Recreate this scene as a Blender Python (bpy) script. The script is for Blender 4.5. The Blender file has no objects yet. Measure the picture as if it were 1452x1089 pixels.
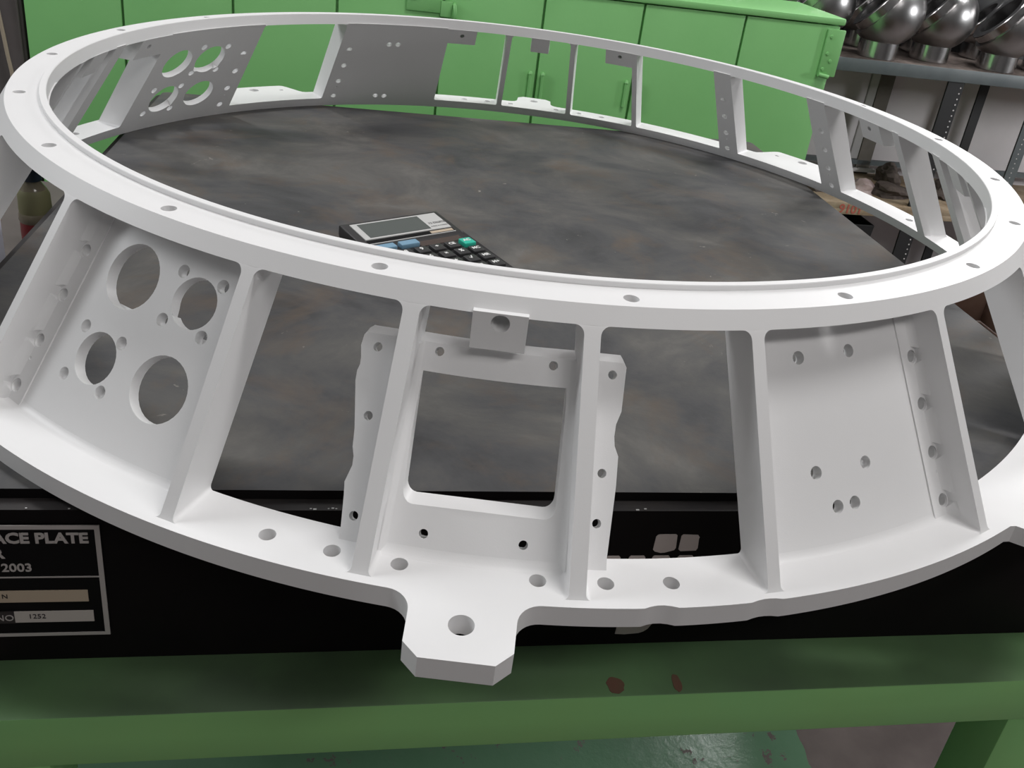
import bpy, bmesh, math, random
import numpy as np
from mathutils import Vector, Matrix
from mathutils.geometry import delaunay_2d_cdt
random.seed(7)
PI = math.pi
sc = bpy.context.scene
COL = sc.collection

# ------------------------------------------------------------------ frame of the place
# one ring radius is 0.61 m; the surface plate's top lies 0.89 m above the floor
S = 0.61
ZT = 0.89
A = math.radians(10.2)                       # plate, stand, cabinet and rack share this heading
U = Vector((math.cos(A), math.sin(A), 0)); V = Vector((-math.sin(A), math.cos(A), 0))

def P(u, v, z):                              # plate frame, in ring radii -> metres
    w = U * (u * S) + V * (v * S)
    return Vector((w.x, w.y, z * S + ZT))

# ------------------------------------------------------------------ camera
cam_d = bpy.data.cameras.new('camera'); cam = bpy.data.objects.new('camera', cam_d); COL.objects.link(cam)
right = Vector((0.99172534, 0.02719929, 0.1254633))
up = Vector((-0.12500769, 0.42705723, 0.89554185))
fwd = Vector((0.02922191, 0.90381543, -0.42692359))
m = Matrix((right, up, -fwd)).transposed().to_4x4()
m.translation = Vector((0.0, -1.94224 * S, 0.76288 * S + ZT))
cam.matrix_world = m
cam_d.sensor_width = 36.0
cam_d.lens = 1261.564 / 1452 * 36.0
cam_d.shift_x = -(757.275 - 726) / 1452
cam_d.shift_y = (419.878 - 544.5) / 1452
cam_d.clip_start = 0.02
sc.camera = cam

# ------------------------------------------------------------------ light
sc.view_settings.view_transform = 'Standard'
sc.view_settings.look = 'None'
sc.view_settings.exposure = 0.0
sc.view_settings.gamma = 1.0
sc.view_settings.use_curve_mapping = False
sc.cycles.use_denoising = True
sc.cycles.max_bounces = 8
sc.cycles.sample_clamp_indirect = 6.0
w = bpy.data.worlds.new('hall'); sc.world = w; w.use_nodes = True
bg = w.node_tree.nodes['Background']
bg.inputs[0].default_value = (0.93, 0.96, 1.0, 1); bg.inputs[1].default_value = 0.03

def area(name, loc, target, sx, sy, power, color=(1, 1, 1)):
    l = bpy.data.lights.new(name, 'AREA'); l.shape = 'RECTANGLE'; l.size = sx; l.size_y = sy
    l.energy = power; l.color = color
    o = bpy.data.objects.new(name, l); COL.objects.link(o)
    o.location = loc
    d = Vector(target) - Vector(loc)
    o.rotation_euler = d.to_track_quat('-Z', 'Y').to_euler()
    return o
area('tube_light', (1.05, -0.15, 3.55), (0.3, -0.1, 0.9), 0.30, 1.5, 36, (1.0, 0.985, 0.975))
area('tube_light', (-1.4, 1.0, 3.6), (-0.5, 0.3, 0.9), 0.30, 1.5, 32)
area('tube_light', (1.7, -2.2, 3.4), (0.2, -0.4, 0.9), 1.5, 0.35, 20, (1.0, 0.97, 0.955))
area('tube_light', (0.3, -2.7, 3.4), (0.0, -0.4, 0.9), 1.5, 0.35, 9, (1.0, 0.97, 0.955))
area('side_light', (-3.0, -0.3, 2.6), (0.0, 0.0, 0.9), 0.4, 1.5, 34, (0.965, 0.985, 1.0))
area('floor_glare_light', (1.78, 1.70, 2.20), (1.30, 0.95, 0.3), 1.1, 0.30, 24)  # unseen light added at the mirror angle to put glare on the floor
area('rack_wall_fill', (3.3, 0.6, 1.5), (3.0, 2.4, 0.55), 0.5, 0.4, 34, (0.97, 0.985, 1.0))  # unseen fill added to brighten the wall behind the rack

# ------------------------------------------------------------------ materials
def mat(name, col, rough=0.5, metal=0.0, spec=0.5, var=None, vscale=8.0, bump=0.0, bscale=200.0, coat=0.0):
    mt = bpy.data.materials.new(name); mt.use_nodes = True
    nt = mt.node_tree; b = nt.nodes['Principled BSDF']
    b.inputs['Base Color'].default_value = (*col, 1); b.inputs['Roughness'].default_value = rough
    b.inputs['Metallic'].default_value = metal; b.inputs['Specular IOR Level'].default_value = spec
    b.inputs['Coat Weight'].default_value = coat
    tc = nt.nodes.new('ShaderNodeTexCoord')
    if var is not None:
        n = nt.nodes.new('ShaderNodeTexNoise'); n.inputs['Scale'].default_value = vscale
        n.inputs['Detail'].default_value = 6; n.inputs['Roughness'].default_value = 0.6
        nt.links.new(tc.outputs['Object'], n.inputs['Vector'])
        r = nt.nodes.new('ShaderNodeValToRGB')
        r.color_ramp.elements[0].position = 0.35; r.color_ramp.elements[1].position = 0.65
        r.color_ramp.elements[0].color = (*col, 1); r.color_ramp.elements[1].color = (*var, 1)
        nt.links.new(n.outputs['Fac'], r.inputs['Fac']); nt.links.new(r.outputs['Color'], b.inputs['Base Color'])
    if bump:
        n2 = nt.nodes.new('ShaderNodeTexNoise'); n2.inputs['Scale'].default_value = bscale
        n2.inputs['Detail'].default_value = 3
        nt.links.new(tc.outputs['Object'], n2.inputs['Vector'])
        bp = nt.nodes.new('ShaderNodeBump'); bp.inputs['Strength'].default_value = bump; bp.inputs['Distance'].default_value = 0.002
        nt.links.new(n2.outputs['Fac'], bp.inputs['Height']); nt.links.new(bp.outputs['Normal'], b.inputs['Normal'])
    return mt

M = {}
M['ring'] = mat('white conversion coated aluminium', (0.825, 0.823, 0.828), 0.42, 0.0, 0.5, var=(0.85, 0.848, 0.852), vscale=5, bump=0.03, bscale=900)
M['thread'] = mat('threaded bore', (0.42, 0.42, 0.43), 0.4, 0.2)
M['black_paint'] = mat('black machine paint', (0.006, 0.005, 0.0055), 0.6, 0, 0.12, var=(0.008, 0.0065, 0.0065), vscale=12)
M['black_ledge'] = mat('worn black ledge', (0.018, 0.016, 0.017), 0.6, 0, 0.4, var=(0.03, 0.026, 0.025), vscale=30)
M['green'] = mat('green enamel', (0.225, 0.54, 0.195), 0.36, 0, 0.45, var=(0.245, 0.57, 0.21), vscale=3.5, bump=0.12, bscale=60)
M['green_dark_gap'] = mat('dark joint', (0.01, 0.02, 0.01), 0.8)
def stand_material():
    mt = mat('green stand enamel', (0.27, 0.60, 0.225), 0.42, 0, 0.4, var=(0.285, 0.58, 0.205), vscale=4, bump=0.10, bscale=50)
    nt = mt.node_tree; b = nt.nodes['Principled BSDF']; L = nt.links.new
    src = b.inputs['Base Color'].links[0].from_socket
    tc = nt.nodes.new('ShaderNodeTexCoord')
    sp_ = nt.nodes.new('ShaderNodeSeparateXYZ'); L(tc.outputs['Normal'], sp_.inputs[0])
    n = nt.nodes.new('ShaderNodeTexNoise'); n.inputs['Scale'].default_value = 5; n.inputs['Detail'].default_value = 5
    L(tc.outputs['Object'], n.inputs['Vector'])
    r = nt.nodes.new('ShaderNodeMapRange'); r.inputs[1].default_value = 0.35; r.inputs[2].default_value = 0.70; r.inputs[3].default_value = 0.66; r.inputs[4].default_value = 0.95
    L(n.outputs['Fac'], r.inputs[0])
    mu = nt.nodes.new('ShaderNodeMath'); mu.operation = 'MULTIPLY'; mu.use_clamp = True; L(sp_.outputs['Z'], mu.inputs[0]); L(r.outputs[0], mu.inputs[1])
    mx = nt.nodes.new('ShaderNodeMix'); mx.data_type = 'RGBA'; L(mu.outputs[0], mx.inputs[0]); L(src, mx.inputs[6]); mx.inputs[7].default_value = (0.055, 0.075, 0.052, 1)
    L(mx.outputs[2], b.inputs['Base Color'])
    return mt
M['green_stand'] = stand_material()   # upward faces: oily grime plus painted-in shade that darkens the stand top
M['steel_grey'] = mat('grey painted steel', (0.075, 0.09, 0.095), 0.5, 0, 0.5, var=(0.10, 0.115, 0.12), vscale=14)
M['black_steel'] = mat('black slotted angle', (0.008, 0.008, 0.009), 0.6)
M['brown_strut'] = mat('dull brown strip', (0.10, 0.088, 0.075), 0.7, 0, 0.3, var=(0.135, 0.12, 0.105), vscale=20)
M['wall'] = mat('pale grey wall sheet', (0.50, 0.475, 0.48), 0.6, 0, 0.4, var=(0.56, 0.53, 0.535), vscale=3)
M['chrome'] = mat('turned steel', (0.50, 0.49, 0.49), 0.20, 1.0, 0.5, bump=0.02, bscale=80)
M['chrome_dull'] = mat('lathe turned steel ball', (0.36, 0.355, 0.355), 0.30, 1.0, 0.5, bump=0.03, bscale=60)
M['bore_dark'] = mat('dark bore', (0.03, 0.03, 0.032), 0.35, 0.8)
M['wood'] = mat('dirty plywood', (0.22, 0.155, 0.095), 0.8, 0, 0.2, var=(0.36, 0.29, 0.21), vscale=14)
M['dirt'] = mat('rusty scrap', (0.055, 0.042, 0.037), 0.8, 0, 0.3, var=(0.12, 0.095, 0.083), vscale=40)
M['pink_scrap'] = mat('pinkish swarf bag', (0.30, 0.22, 0.21), 0.5, 0, 0.5, var=(0.45, 0.36, 0.35), vscale=30)
M['floor'] = None
M['locker'] = mat('dark grey panel', (0.105, 0.09, 0.092), 0.6, 0, 0.3, var=(0.13, 0.112, 0.115), vscale=5)
M['cable'] = mat('beige cable sheath', (0.42, 0.34, 0.27), 0.5)
M['calc_body'] = mat('black calculator plastic', (0.022, 0.021, 0.022), 0.45, 0, 0.5)
M['calc_key'] = mat('black key plastic', (0.030, 0.030, 0.031), 0.42)
M['key_blue'] = mat('blue key plastic', (0.19, 0.34, 0.47), 0.4)
M['key_green'] = mat('green key plastic', (0.03, 0.50, 0.36), 0.4)
M['calc_silver'] = mat('silver bezel', (0.62, 0.62, 0.61), 0.35, 0.2)
M['lcd'] = mat('liquid crystal', (0.085, 0.098, 0.092), 0.25)
M['calc_text'] = mat('white print', (0.75, 0.75, 0.74), 0.6)
M['calc_grey_text'] = mat('grey print', (0.20, 0.20, 0.20), 0.6)
M['calc_brown'] = mat('solar cell', (0.055, 0.035, 0.028), 0.25)
M['plate_black'] = mat('name plate black', (0.004, 0.004, 0.0045), 0.55, 0, 0.15)
M['plate_line'] = mat('name plate bright metal', (0.52, 0.49, 0.475), 0.45, 0.2)
M['plate_tan'] = mat('name plate tan field', (0.50, 0.41, 0.31), 0.55)
M['plate_grey'] = mat('name plate pale field', (0.54, 0.50, 0.465), 0.55)
M['ink'] = mat('dark ink', (0.03, 0.025, 0.025), 0.6)
M['emblem'] = mat('off white paint', (0.62, 0.545, 0.52), 0.6)
M['plastic_clear'] = mat('cloudy amber plastic', (0.16, 0.14, 0.10), 0.15)
M['red_liquid'] = mat('dark red liquid', (0.16, 0.012, 0.016), 0.3)
M['label_yellow'] = mat('yellow green label', (0.17, 0.165, 0.085), 0.5)
M['cap_dark'] = mat('dark blue cap', (0.02, 0.03, 0.045), 0.4)
M['white_box'] = mat('lavender white card', (0.56, 0.55, 0.63), 0.6)
M['table_grey'] = mat('greyish brown board', (0.135, 0.115, 0.11), 0.6, 0, 0.3, var=(0.165, 0.145, 0.135), vscale=6)
M['rust_box'] = mat('reddish brown crate wood', (0.11, 0.055, 0.038), 0.75, 0, 0.25, var=(0.16, 0.10, 0.075), vscale=9)
M['red_text'] = mat('red marker', (0.40, 0.10, 0.07), 0.6)

def plate_material():
    mt = bpy.data.materials.new('worn cast iron table'); mt.use_nodes = True
    nt = mt.node_tree; b = nt.nodes['Principled BSDF']; L = nt.links.new
    tc = nt.nodes.new('ShaderNodeTexCoord')
    def noise(scale, detail, rough, dist=0.0, vec=None):
        n = nt.nodes.new('ShaderNodeTexNoise'); n.inputs['Scale'].default_value = scale; n.inputs['Detail'].default_value = detail
        n.inputs['Roughness'].default_value = rough; n.inputs['Distortion'].default_value = dist
        L(vec or tc.outputs['Object'], n.inputs['Vector']); return n
    def ramp(src, pts):
        r = nt.nodes.new('ShaderNodeValToRGB'); e = r.color_ramp.elements
        while len(e) < len(pts): e.new(0.5)
        for k, (p, c) in enumerate(pts):
            e[k].position = p; e[k].color = (*c, 1) if isinstance(c, tuple) else (c, c, c, 1)
        L(src, r.inputs['Fac']); return r
    mp = nt.nodes.new('ShaderNodeMapping'); mp.inputs['Scale'].default_value = (1.0, 1.25, 1.0); mp.inputs['Rotation'].default_value = (0, 0, 0.5)
    L(tc.outputs['Object'], mp.inputs['Vector'])
    n1 = noise(4.6, 9, 0.66, 0.5, mp.outputs['Vector'])
    r1 = ramp(n1.outputs['Fac'], [(0.30, (0.044, 0.044, 0.046)), (0.44, (0.076, 0.076, 0.079)), (0.55, (0.105, 0.102, 0.098)), (0.68, (0.155, 0.148, 0.138))])
    n2 = noise(9.5, 7, 0.65, 0.7)
    r2 = ramp(n2.outputs['Fac'], [(0.52, 0.0), (0.72, 0.55)])
    mx = nt.nodes.new('ShaderNodeMix'); mx.data_type = 'RGBA'
    L(r2.outputs['Color'], mx.inputs[0]); L(r1.outputs['Color'], mx.inputs[6]); mx.inputs[7].default_value = (0.135, 0.098, 0.070, 1)
    n3 = noise(60, 4, 0.7)
    r3 = ramp(n3.outputs['Fac'], [(0.70, 0.0), (0.80, 0.8)])
    mx2 = nt.nodes.new('ShaderNodeMix'); mx2.data_type = 'RGBA'
    L(r3.outputs['Color'], mx2.inputs[0]); L(mx.outputs[2], mx2.inputs[6]); mx2.inputs[7].default_value = (0.02, 0.018, 0.017, 1)
    n4 = noise(19, 4, 0.6, 1.5)
    r4 = ramp(n4.outputs['Fac'], [(0.70, 0.0), (0.735, 0.7)])
    mx3 = nt.nodes.new('ShaderNodeMix'); mx3.data_type = 'RGBA'
    L(r4.outputs['Color'], mx3.inputs[0]); L(mx2.outputs[2], mx3.inputs[6]); mx3.inputs[7].default_value = (0.30, 0.28, 0.25, 1)
    L(mx3.outputs[2], b.inputs['Base Color'])
    rr = ramp(n1.outputs['Fac'], [(0.3, 0.50), (0.7, 0.70)])
    L(rr.outputs['Color'], b.inputs['Roughness'])
    b.inputs['Specular IOR Level'].default_value = 0.22
    bp = nt.nodes.new('ShaderNodeBump'); bp.inputs['Strength'].default_value = 0.15; bp.inputs['Distance'].default_value = 0.002
    L(n3.outputs['Fac'], bp.inputs['Height']); L(bp.outputs['Normal'], b.inputs['Normal'])
    return mt
M['plate_top'] = plate_material()

def floor_material():
    mt = bpy.data.materials.new('workshop floor'); mt.use_nodes = True
    nt = mt.node_tree; b = nt.nodes['Principled BSDF']; L = nt.links.new
    tc = nt.nodes.new('ShaderNodeTexCoord')
    sx = nt.nodes.new('ShaderNodeSeparateXYZ'); L(tc.outputs['Object'], sx.inputs[0])
    n = nt.nodes.new('ShaderNodeTexNoise'); n.inputs['Scale'].default_value = 9; n.inputs['Detail'].default_value = 7
    L(tc.outputs['Object'], n.inputs['Vector'])
    # painted bay ends at object x = 0.61 m with a ragged edge
    ad = nt.nodes.new('ShaderNodeMath'); ad.operation = 'MULTIPLY_ADD'; L(n.outputs['Fac'], ad.inputs[0]); ad.inputs[1].default_value = 0.05; L(sx.outputs['X'], ad.inputs[2])
    lt = nt.nodes.new('ShaderNodeMath'); lt.operation = 'LESS_THAN'; L(ad.outputs[0], lt.inputs[0]); lt.inputs[1].default_value = 0.635
    n2 = nt.nodes.new('ShaderNodeTexNoise'); n2.inputs['Scale'].default_value = 22; n2.inputs['Detail'].default_value = 5; n2.inputs['Roughness'].default_value = 0.7
    L(tc.outputs['Object'], n2.inputs['Vector'])
    chip = nt.nodes.new('ShaderNodeMath'); chip.operation = 'LESS_THAN'; L(n2.outputs['Fac'], chip.inputs[0]); chip.inputs[1].default_value = 0.62
    ft = nt.nodes.new('ShaderNodeMath'); ft.operation = 'GREATER_THAN'; L(sx.outputs['Y'], ft.inputs[0]); ft.inputs[1].default_value = -0.50
    m0 = nt.nodes.new('ShaderNodeMath'); m0.operation = 'MULTIPLY'; L(lt.outputs[0], m0.inputs[0]); L(ft.outputs[0], m0.inputs[1])
    mk = nt.nodes.new('ShaderNodeMath'); mk.operation = 'MULTIPLY'; L(m0.outputs[0], mk.inputs[0]); L(chip.outputs[0], mk.inputs[1])
    con = nt.nodes.new('ShaderNodeValToRGB'); con.color_ramp.elements[0].color = (0.12, 0.098, 0.094, 1); con.color_ramp.elements[1].color = (0.20, 0.165, 0.158, 1)
    con.color_ramp.elements[0].position = 0.3; con.color_ramp.elements[1].position = 0.7
    L(n.outputs['Fac'], con.inputs['Fac'])
    gr = nt.nodes.new('ShaderNodeValToRGB'); gr.color_ramp.elements[0].color = (0.13, 0.27, 0.16, 1); gr.color_ramp.elements[1].color = (0.17, 0.30, 0.20, 1)
    L(n2.outputs['Fac'], gr.inputs['Fac'])
    mx = nt.nodes.new('ShaderNodeMix'); mx.data_type = 'RGBA'; L(mk.outputs[0], mx.inputs[0]); L(con.outputs['Color'], mx.inputs[6]); L(gr.outputs['Color'], mx.inputs[7])
    L(mx.outputs[2], b.inputs['Base Color'])
    rg = nt.nodes.new('ShaderNodeMath'); rg.operation = 'MULTIPLY_ADD'; L(mk.outputs[0], rg.inputs[0]); rg.inputs[1].default_value = -0.40; rg.inputs[2].default_value = 0.62
    L(rg.outputs[0], b.inputs['Roughness'])
    bp = nt.nodes.new('ShaderNodeBump'); bp.inputs['Strength'].default_value = 0.25; bp.inputs['Distance'].default_value = 0.004
    L(n2.outputs['Fac'], bp.inputs['Height']); L(bp.outputs['Normal'], b.inputs['Normal'])
    return mt
M['floor'] = floor_material()

# ------------------------------------------------------------------ mesh helpers
def finish(bm, name, material, parent=None, smooth=35, mw=None):
    bmesh.ops.recalc_face_normals(bm, faces=bm.faces)
    me = bpy.data.meshes.new(name); bm.to_mesh(me); bm.free()
    if smooth:
        me.shade_smooth(); me.set_sharp_from_angle(angle=math.radians(smooth))
    for mt in (material if isinstance(material, (list, tuple)) else [material]): me.materials.append(mt)
    o = bpy.data.objects.new(name, me); COL.objects.link(o)
    if mw is not None: o.matrix_world = mw
    if parent is not None: o.parent = parent
    return o

def thing(name, label, cat, loc=(0, 0, 0), rz=0.0, group=None):
    o = bpy.data.objects.new(name, None); COL.objects.link(o); o.empty_display_size = 0.05
    o.location = loc; o.rotation_euler = (0, 0, rz); o['label'] = label; o['category'] = cat
    if group: o['group'] = group
    return o

def structure(o, label=None):
    o['kind'] = 'structure'
    if label: o['label'] = label
    return o

def add_box(bm, lo, hi, mi=0):
    vs = [bm.verts.new((x, y, z)) for x in (lo[0], hi[0]) for y in (lo[1], hi[1]) for z in (lo[2], hi[2])]
    for f in ((0, 1, 3, 2), (4, 6, 7, 5), (0, 4, 5, 1), (2, 3, 7, 6), (0, 2, 6, 4), (1, 5, 7, 3)):
        fc = bm.faces.new([vs[i] for i in f]); fc.material_index = mi

def box_obj(name, lo, hi, material, parent=None, bevel=0.0, seg=2):
    bm = bmesh.new(); add_box(bm, lo, hi)
    if bevel:
        bmesh.ops.bevel(bm, geom=list(bm.edges), offset=bevel, segments=seg, affect='EDGES', profile=0.5)
    return finish(bm, name, material, parent, 40)

def prism_obj(name, pts, z0, z1, material, parent=None, bevel=0.0):
    bm = bmesh.new()
    a = [bm.verts.new((x, y, z0)) for x, y in pts]; b = [bm.verts.new((x, y, z1)) for x, y in pts]
    bm.faces.new(list(reversed(a))); bm.faces.new(b)
    n = len(pts)
    for i in range(n): bm.faces.new((a[i], a[(i + 1) % n], b[(i + 1) % n], b[i]))
    if bevel: bmesh.ops.bevel(bm, geom=list(bm.edges), offset=bevel, segments=2, affect='EDGES', profile=0.5)
    return finish(bm, name, material, parent, 40)

def add_lathe(bm, prof, seg=32, mtx=None, mi=0, closed=False):
    rings = []
    for r, z in prof:
        if r < 1e-6: rings.append([bm.verts.new((0, 0, z))])
        else: rings.append([bm.verts.new((r * math.cos(2 * PI * k / seg), r * math.sin(2 * PI * k / seg), z)) for k in range(seg)])
    pairs = list(zip(rings, rings[1:])) + ([(rings[-1], rings[0])] if closed else [])
    for a, b in pairs:
        for k in range(seg):
            k2 = (k + 1) % seg
            if len(a) == 1 and len(b) == 1: continue
            if len(a) == 1: f = bm.faces.new((a[0], b[k], b[k2]))
            elif len(b) == 1: f = bm.faces.new((a[k], a[k2], b[0]))
            else: f = bm.faces.new((a[k], a[k2], b[k2], b[k]))
            f.material_index = mi
    if mtx is not None:
        bmesh.ops.transform(bm, matrix=mtx, verts=[v for r in rings for v in r])

def add_tube(bm, pts, r, seg=10):
    rings = []
    for i, p in enumerate(pts):
        p = Vector(p); t = (Vector(pts[min(i + 1, len(pts) - 1)]) - Vector(pts[max(i - 1, 0)])).normalized()
        a = t.orthogonal().normalized() if i == 0 else (rings[-1][1] - t * rings[-1][1].dot(t)).normalized()
        b = t.cross(a)
        rings.append(([bm.verts.new(p + (a * math.cos(2 * PI * k / seg) + b * math.sin(2 * PI * k / seg)) * r) for k in range(seg)], a))
    for (x, _), (y, _) in zip(rings, rings[1:]):
        for k in range(seg): bm.faces.new((x[k], x[(k + 1) % seg], y[(k + 1) % seg], y[k]))
    bm.faces.new(list(reversed(rings[0][0]))); bm.faces.new(rings[-1][0])

def text_obj(name, s, size, mtx, material, parent, align='CENTER', depth=0.0004, bold=0.0):
    c = bpy.data.curves.new('t', 'FONT'); c.body = s; c.size = size; c.align_x = align; c.align_y = 'CENTER'
    c.extrude = depth; c.offset = bold; c.resolution_u = 3
    o = bpy.data.objects.new('t', c); COL.objects.link(o)
    me = bpy.data.meshes.new_from_object(o.evaluated_get(bpy.context.evaluated_depsgraph_get()))
    bpy.data.objects.remove(o); bpy.data.curves.remove(c)
    me.name = name; me.transform(mtx); me.materials.clear(); me.materials.append(material)
    r = bpy.data.objects.new(name, me); COL.objects.link(r); r.parent = parent
    return r

# planar shape with holes -> solid, through two mapping functions
def cdt_solid(loops, steiner, fa, fb, bm=None):
    pts, edges = [], []
    for lp in loops:
        n0 = len(pts); pts += [Vector(p) for p in lp]
        edges += [(n0 + i, n0 + (i + 1) % len(lp)) for i in range(len(lp))]
    segs = np.array([[(*pts[a], *pts[b])] for a, b in edges])[:, 0]
    def inside(q):
        q = np.asarray(q); c = np.zeros(len(q), bool)
        for x1, y1, x2, y2 in segs:
            cond = (y1 > q[:, 1]) != (y2 > q[:, 1])
            if y1 == y2: continue
            c ^= cond & (q[:, 0] < (x2 - x1) * (q[:, 1] - y1) / (y2 - y1) + x1)
        return c
    if steiner:
        st = np.array(steiner); ok = inside(st)
        lp = np.array([(p.x, p.y) for p in pts])
        for s, o in zip(st, ok):
            if o and np.min(np.hypot(lp[:, 0] - s[0], lp[:, 1] - s[1])) > 0.006: pts.append(Vector(s))
    vo, eo, fo, *_ = delaunay_2d_cdt(pts, edges, [], 0, 1e-7)
    cen = np.array([[(vo[f[0]].x + vo[f[1]].x + vo[f[2]].x) / 3, (vo[f[0]].y + vo[f[1]].y + vo[f[2]].y) / 3] for f in fo])
    keep = inside(cen)
    bm = bm or bmesh.new()
    va = [None] * len(vo); vb = [None] * len(vo); directed = {}
    for f, k in zip(fo, keep):
        if not k: continue
        for i in f:
            if va[i] is None:
                va[i] = bm.verts.new(fa(vo[i].x, vo[i].y)); vb[i] = bm.verts.new(fb(vo[i].x, vo[i].y))
        bm.faces.new([va[i] for i in f]); bm.faces.new([vb[i] for i in reversed(f)])
        for a, b in zip(f, list(f[1:]) + [f[0]]): directed[(a, b)] = 1
    for (a, b) in directed:
        if (b, a) not in directed: bm.faces.new((va[b], va[a], vb[a], vb[b]))
    return bm

# ------------------------------------------------------------------ setting
def uvbox(name, u0, u1, v0, v1, z0, z1, material, parent=None, bevel=0.0):
    """box in the plate frame; the object sits in that frame (rotation A)"""
    o = box_obj(name, (u0 * S, v0 * S, z0 * S), (u1 * S, v1 * S, z1 * S), material, None, bevel)
    if parent is not None: o.parent = parent
    else:
        o.rotation_euler = (0, 0, A); o.location = (0, 0, ZT)
    return o
ZF = -ZT / S                                                       # floor level in ring radii
fl = uvbox('floor', -6.2, 6.2, -6.2, 3.4, ZF - 0.15, ZF, M['floor']); structure(fl)
VW = 3.12
wall = thing('wall_back', '', '', (0, 0, ZT), A); del wall['category']; del wall['label']; structure(wall)
uvbox('wall_sheet', -6, 6, VW + 0.06, VW + 0.28, ZF, 4.7, M['wall'], wall)
edges_u = [-6, -4, -2.4, -1.0, 0.4, 1.55, 2.62, 3.17, 4.4, 6]
for a, b in zip(edges_u, edges_u[1:]):
    uvbox('panel', a + 0.003, b - 0.003, VW + 0.02, VW + 0.06, ZF, 4.7, M['wall'], wall, 0.004)

RM = mat('hall paint', (0.25, 0.25, 0.25), 0.7)
structure(uvbox('wall_left', -6.2, -6.0, -6, 3.4, ZF, 4.7, RM)); structure(uvbox('wall_right', 6.0, 6.2, -6, 3.4, ZF, 4.7, RM))
structure(uvbox('wall_front', -6.2, 6.2, -6.2, -6.0, ZF, 4.7, RM)); structure(uvbox('ceiling', -6.2, 6.2, -6.2, 3.4, 4.7, 4.9, RM))
# ------------------------------------------------------------------ surface plate (thing) on its stand (thing)
sp = thing('surface_plate', 'black cast iron surface plate with worn grey top, resting on the green stand', 'surface plate', (0, 0, ZT), A)
u0, u1, v0, v1 = -0.988, 0.983, -0.949, 1.012
def rrect(u0, u1, v0, v1, r, n=6):
    out = []
    for cx, cy, a0 in ((u1 - r, v1 - r, 0), (u0 + r, v1 - r, 90), (u0 + r, v0 + r, 180), (u1 - r, v0 + r, 270)):
        for k in range(n + 1):
            a = math.radians(a0 + 90 * k / n); out.append(((cx + r * math.cos(a)) * S, (cy + r * math.sin(a)) * S))
    return out
top = prism_obj('table_top', rrect(u0, u1, v0, v1, 0.02), -0.0145 * S, 0.0, [M['plate_top'], M['black_paint']], sp)
for p in top.data.polygons:
    if abs(p.normal.z) < 0.5: p.material_index = 1
bod = prism_obj('body', rrect(u0 - 0.022, u1 + 0.022, v0 - 0.0225, v1 + 0.022, 0.03), -0.268 * S, -0.0145 * S, [M['black_paint'], M['black_ledge']], sp)
for p in bod.data.polygons:
    if p.normal.z > 0.5: p.material_index = 1
VF = v0 - 0.0225
# chips of pale dust on the ledge
bm = bmesh.new()
for k in range(46):
    u = random.choice([random.uniform(-0.4, -0.1), random.uniform(-0.9, 0.9)]); s = random.uniform(0.0003, 0.0008)
    x, y = u * S, (VF + random.uniform(0.0008, 0.004)) * S
    add_box(bm, (x - s * 2, y - s, -0.0145 * S), (x + s * 2, y + s, -0.0145 * S + 0.0006))
o = finish(bm, 'dust', M['calc_silver'], sp, 0); o['kind'] = 'stuff'

# name plate riveted on the front face; local x = u, local z up
FY = VF * S
NL, NR, NT, NB = -1.07, -0.6535, -0.0362, -0.2212
npt = box_obj('name_plate', (NL * S, FY - 0.0014, NB * S), (NR * S, FY, NT * S), M['plate_black'], sp)
npt['label'] = 'black name plate with bright metal border and lettering'
def strip(name, a, b, c, d, material, t=0.0022):
    return box_obj(name, (a * S, FY - t, c * S), (b * S, FY - 0.001, d * S), material, npt)
bw = 0.0062
strip('border', NL, NR, NT - bw, NT, M['plate_line']); strip('border', NL, NR, NB, NB + 0.0045, M['plate_line'])
strip('border', NR - bw, NR, NB + 0.0045, NT - bw, M['plate_line']); strip('border', NL, NL + bw, NB + 0.0045, NT - bw, M['plate_line'])
strip('divider', NL + bw, NR - bw, -0.1208, -0.1194, M['plate_line'])
strip('field', -1.0, -0.6757, -0.1618, -0.1428, M['plate_tan'])
strip('field', -1.0, -0.6716, -0.1968, -0.1783, M['plate_grey'])
strip('stamp', -1.0, -0.7670, -0.1973, -0.1778, M['ink'], 0.0026)
RX = Matrix.Rotation(PI / 2, 4, 'X')
def on_front(u, z, t=0.0016): return Matrix.Translation((u * S, FY - t, z * S)) @ RX
text_obj('lettering', 'SURFACE PLATE', 0.0137, on_front(-0.6680, -0.0575), M['plate_line'], npt, 'RIGHT', 0.0003, 0.0005)
text_obj('lettering', 'R', 0.0120, on_front(-0.7740, -0.0825), M['plate_line'], npt, 'CENTER', 0.0003, 0.0004)
text_obj('lettering', '2003', 0.0110, on_front(-0.7375, -0.1050), M['plate_line'], npt, 'RIGHT', 0.0003, 0.0002)
text_obj('lettering', 'NO', 0.0085, on_front(-0.7785, -0.1880, 0.0028), M['plate_line'], npt, 'CENTER', 0.0002)
text_obj('lettering', '1252', 0.0066, on_front(-0.7400, -0.1865, 0.0024), M['ink'], npt, 'CENTER', 0.0002)
text_obj('lettering', 'N', 0.0060, on_front(-0.7745, -0.1515, 0.0024), M['ink'], npt, 'CENTER', 0.0002)

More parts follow.
